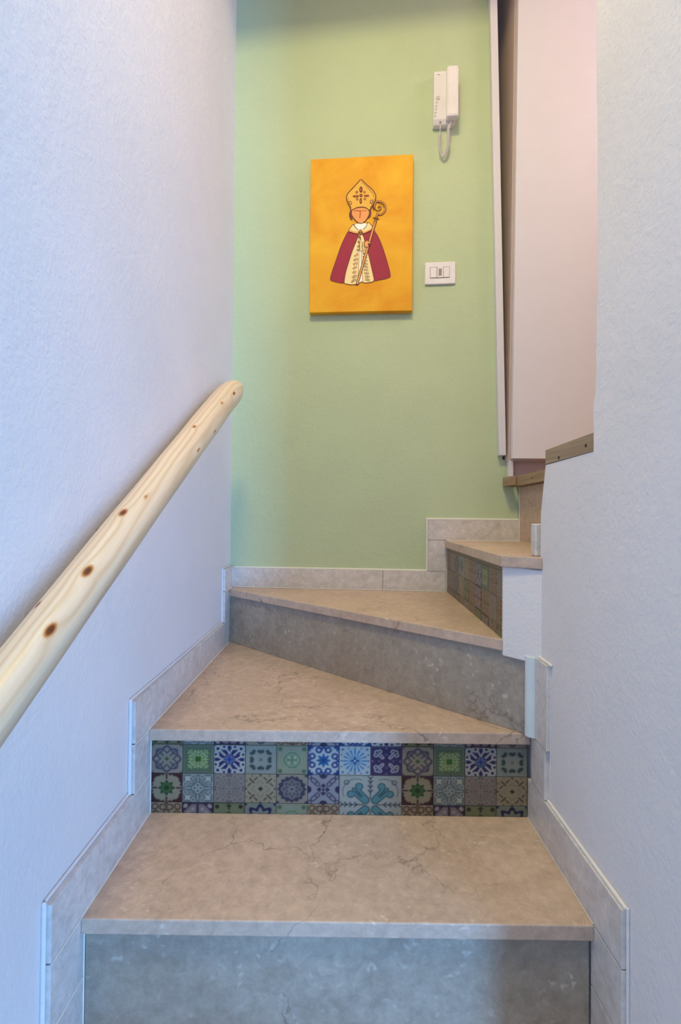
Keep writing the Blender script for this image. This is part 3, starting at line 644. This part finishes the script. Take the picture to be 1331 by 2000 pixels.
gbox('ear_piece',.359,.395,1.545,1.606,.028,.036,M['gloss'],hs,.002); gbox('mouth_piece',.359,.395,1.440,1.495,.028,.036,M['gloss'],hs,.002)
def knob(name,x,z,r,d0,d1,parent,mat):
    bm=bmesh.new(); tube(bm,[tuple(gp(x,z,d0)),tuple(gp(x,z,d1))],r,16); return finish(name,bm,mat,parent,bevel=.0006,seg=1)
M['btn']=plain('button_plastic',(205,198,190),.35)
knob('button',.3312,1.526,.0072,.0295,.0325,bs,M['btn'])
for k in range(5): knob('button',.3265-(.0012*k),1.5105-.0125*k,.0034,.0295,.0318,bs,M['btn'])
bm=bmesh.new(); prism(bm,[gp(.3330+.0052*math.cos(a),1.612+.0015*math.sin(a),.0304) for a in [2*math.pi*j/14 for j in range(14)]],GD*.0006); finish('badge',bm,M['greyplastic'],bs)
gbox('socket',.3385,.3440,1.4375,1.4435,.018,.0262,M['dark'],bs,.0004)
def cord():
    ctrl=[(.377,1.437,.040),(.3755,1.425,.036),(.369,1.410,.032),(.368,1.385,.030),(.369,1.358,.027),(.366,1.340,.022),(.359,1.325,.018),(.3515,1.322,.014),(.3465,1.334,.013),(.343,1.352,.014),(.3405,1.380,.016),(.341,1.405,.020),(.3415,1.440,.026)]
    P=[gp(*c) for c in ctrl]; pts=[]
    for i in range(len(P)-1):
        p0,p1,p2,p3=P[max(i-1,0)],P[i],P[i+1],P[min(i+2,len(P)-1)]
        for t in [k/12 for k in range(12)]: pts.append(.5*((2*p1)+(p2-p0)*t+(2*p0-5*p1+4*p2-p3)*t*t+(3*p1-p0-3*p2+p3)*t**3))
    pts.append(P[-1]); s=[0]
    for a,b in zip(pts,pts[1:]): s.append(s[-1]+(b-a).length)
    tot=s[-1]; out=[]; n=1500; up=Vector((0,-1,0)); j=0
    for k in range(n+1):
        d=tot*k/n
        while j<len(s)-2 and s[j+1]<d: j+=1
        t=(d-s[j])/(s[j+1]-s[j]); c=pts[j].lerp(pts[j+1],t); tg=(pts[j+1]-pts[j]).normalized()
        u1=(up-tg*up.dot(tg)).normalized(); u2=tg.cross(u1)
        r=.0044*max(0,min(1,(d-.016)/.006,(tot-.030-d)/.006)); a=2*math.pi*d/.0042
        out.append(c+(u1*math.cos(a)+u2*math.sin(a))*r)
    bm=bmesh.new(); tube(bm,out,.0013,6); return finish('coiled_cord',bm,M['gloss'],ic,smooth=True)
cord()

# ------------------------------------------------------------------ light switch
sw=empty('light_switch',tuple(gp(.35,.857,.01)),label='white three-module light switch plate on the green wall, right of the yellow canvas',cat='switch')
pl_=gbox('cover_plate',.292,.402,.857,.939,.0,.0085,M['gloss'],sw,.0032)
gbox('rocker',.3115,.3343,.8805,.9180,.0075,.0108,M['gloss'],sw,.0012); gbox('rocker',.3585,.3795,.8805,.9180,.0075,.0108,M['gloss'],sw,.0012)
fr=gbox('module_frame',.3357,.3572,.8800,.9195,.0075,.0118,M['gloss'],sw,.0012)
gbox('indicator_window',.3408,.3520,.8860,.9120,.0115,.0124,M['greyplastic'],fr,.0003)
M['gap']=plain('gap_shade_paint',(120,108,98),.7)
gbox('painted_gap_shade',.3103,.3808,.8785,.9200,.0070,.0088,M['gap'],sw,.0003)  # sheet just proud of the plate; its colour paints shade between the modules

# ------------------------------------------------------------------ lamps (above the frame)
cl=empty('ceiling_lamp',(-.10,.30,2.24),label='round white ceiling lamp above the stairs',cat='lamp')
bm=bmesh.new(); tube(bm,[(-.10,.35,2.245),(-.10,.35,2.30)],[.17,.19],32); finish('lamp_body',bm,M['gloss'],cl)
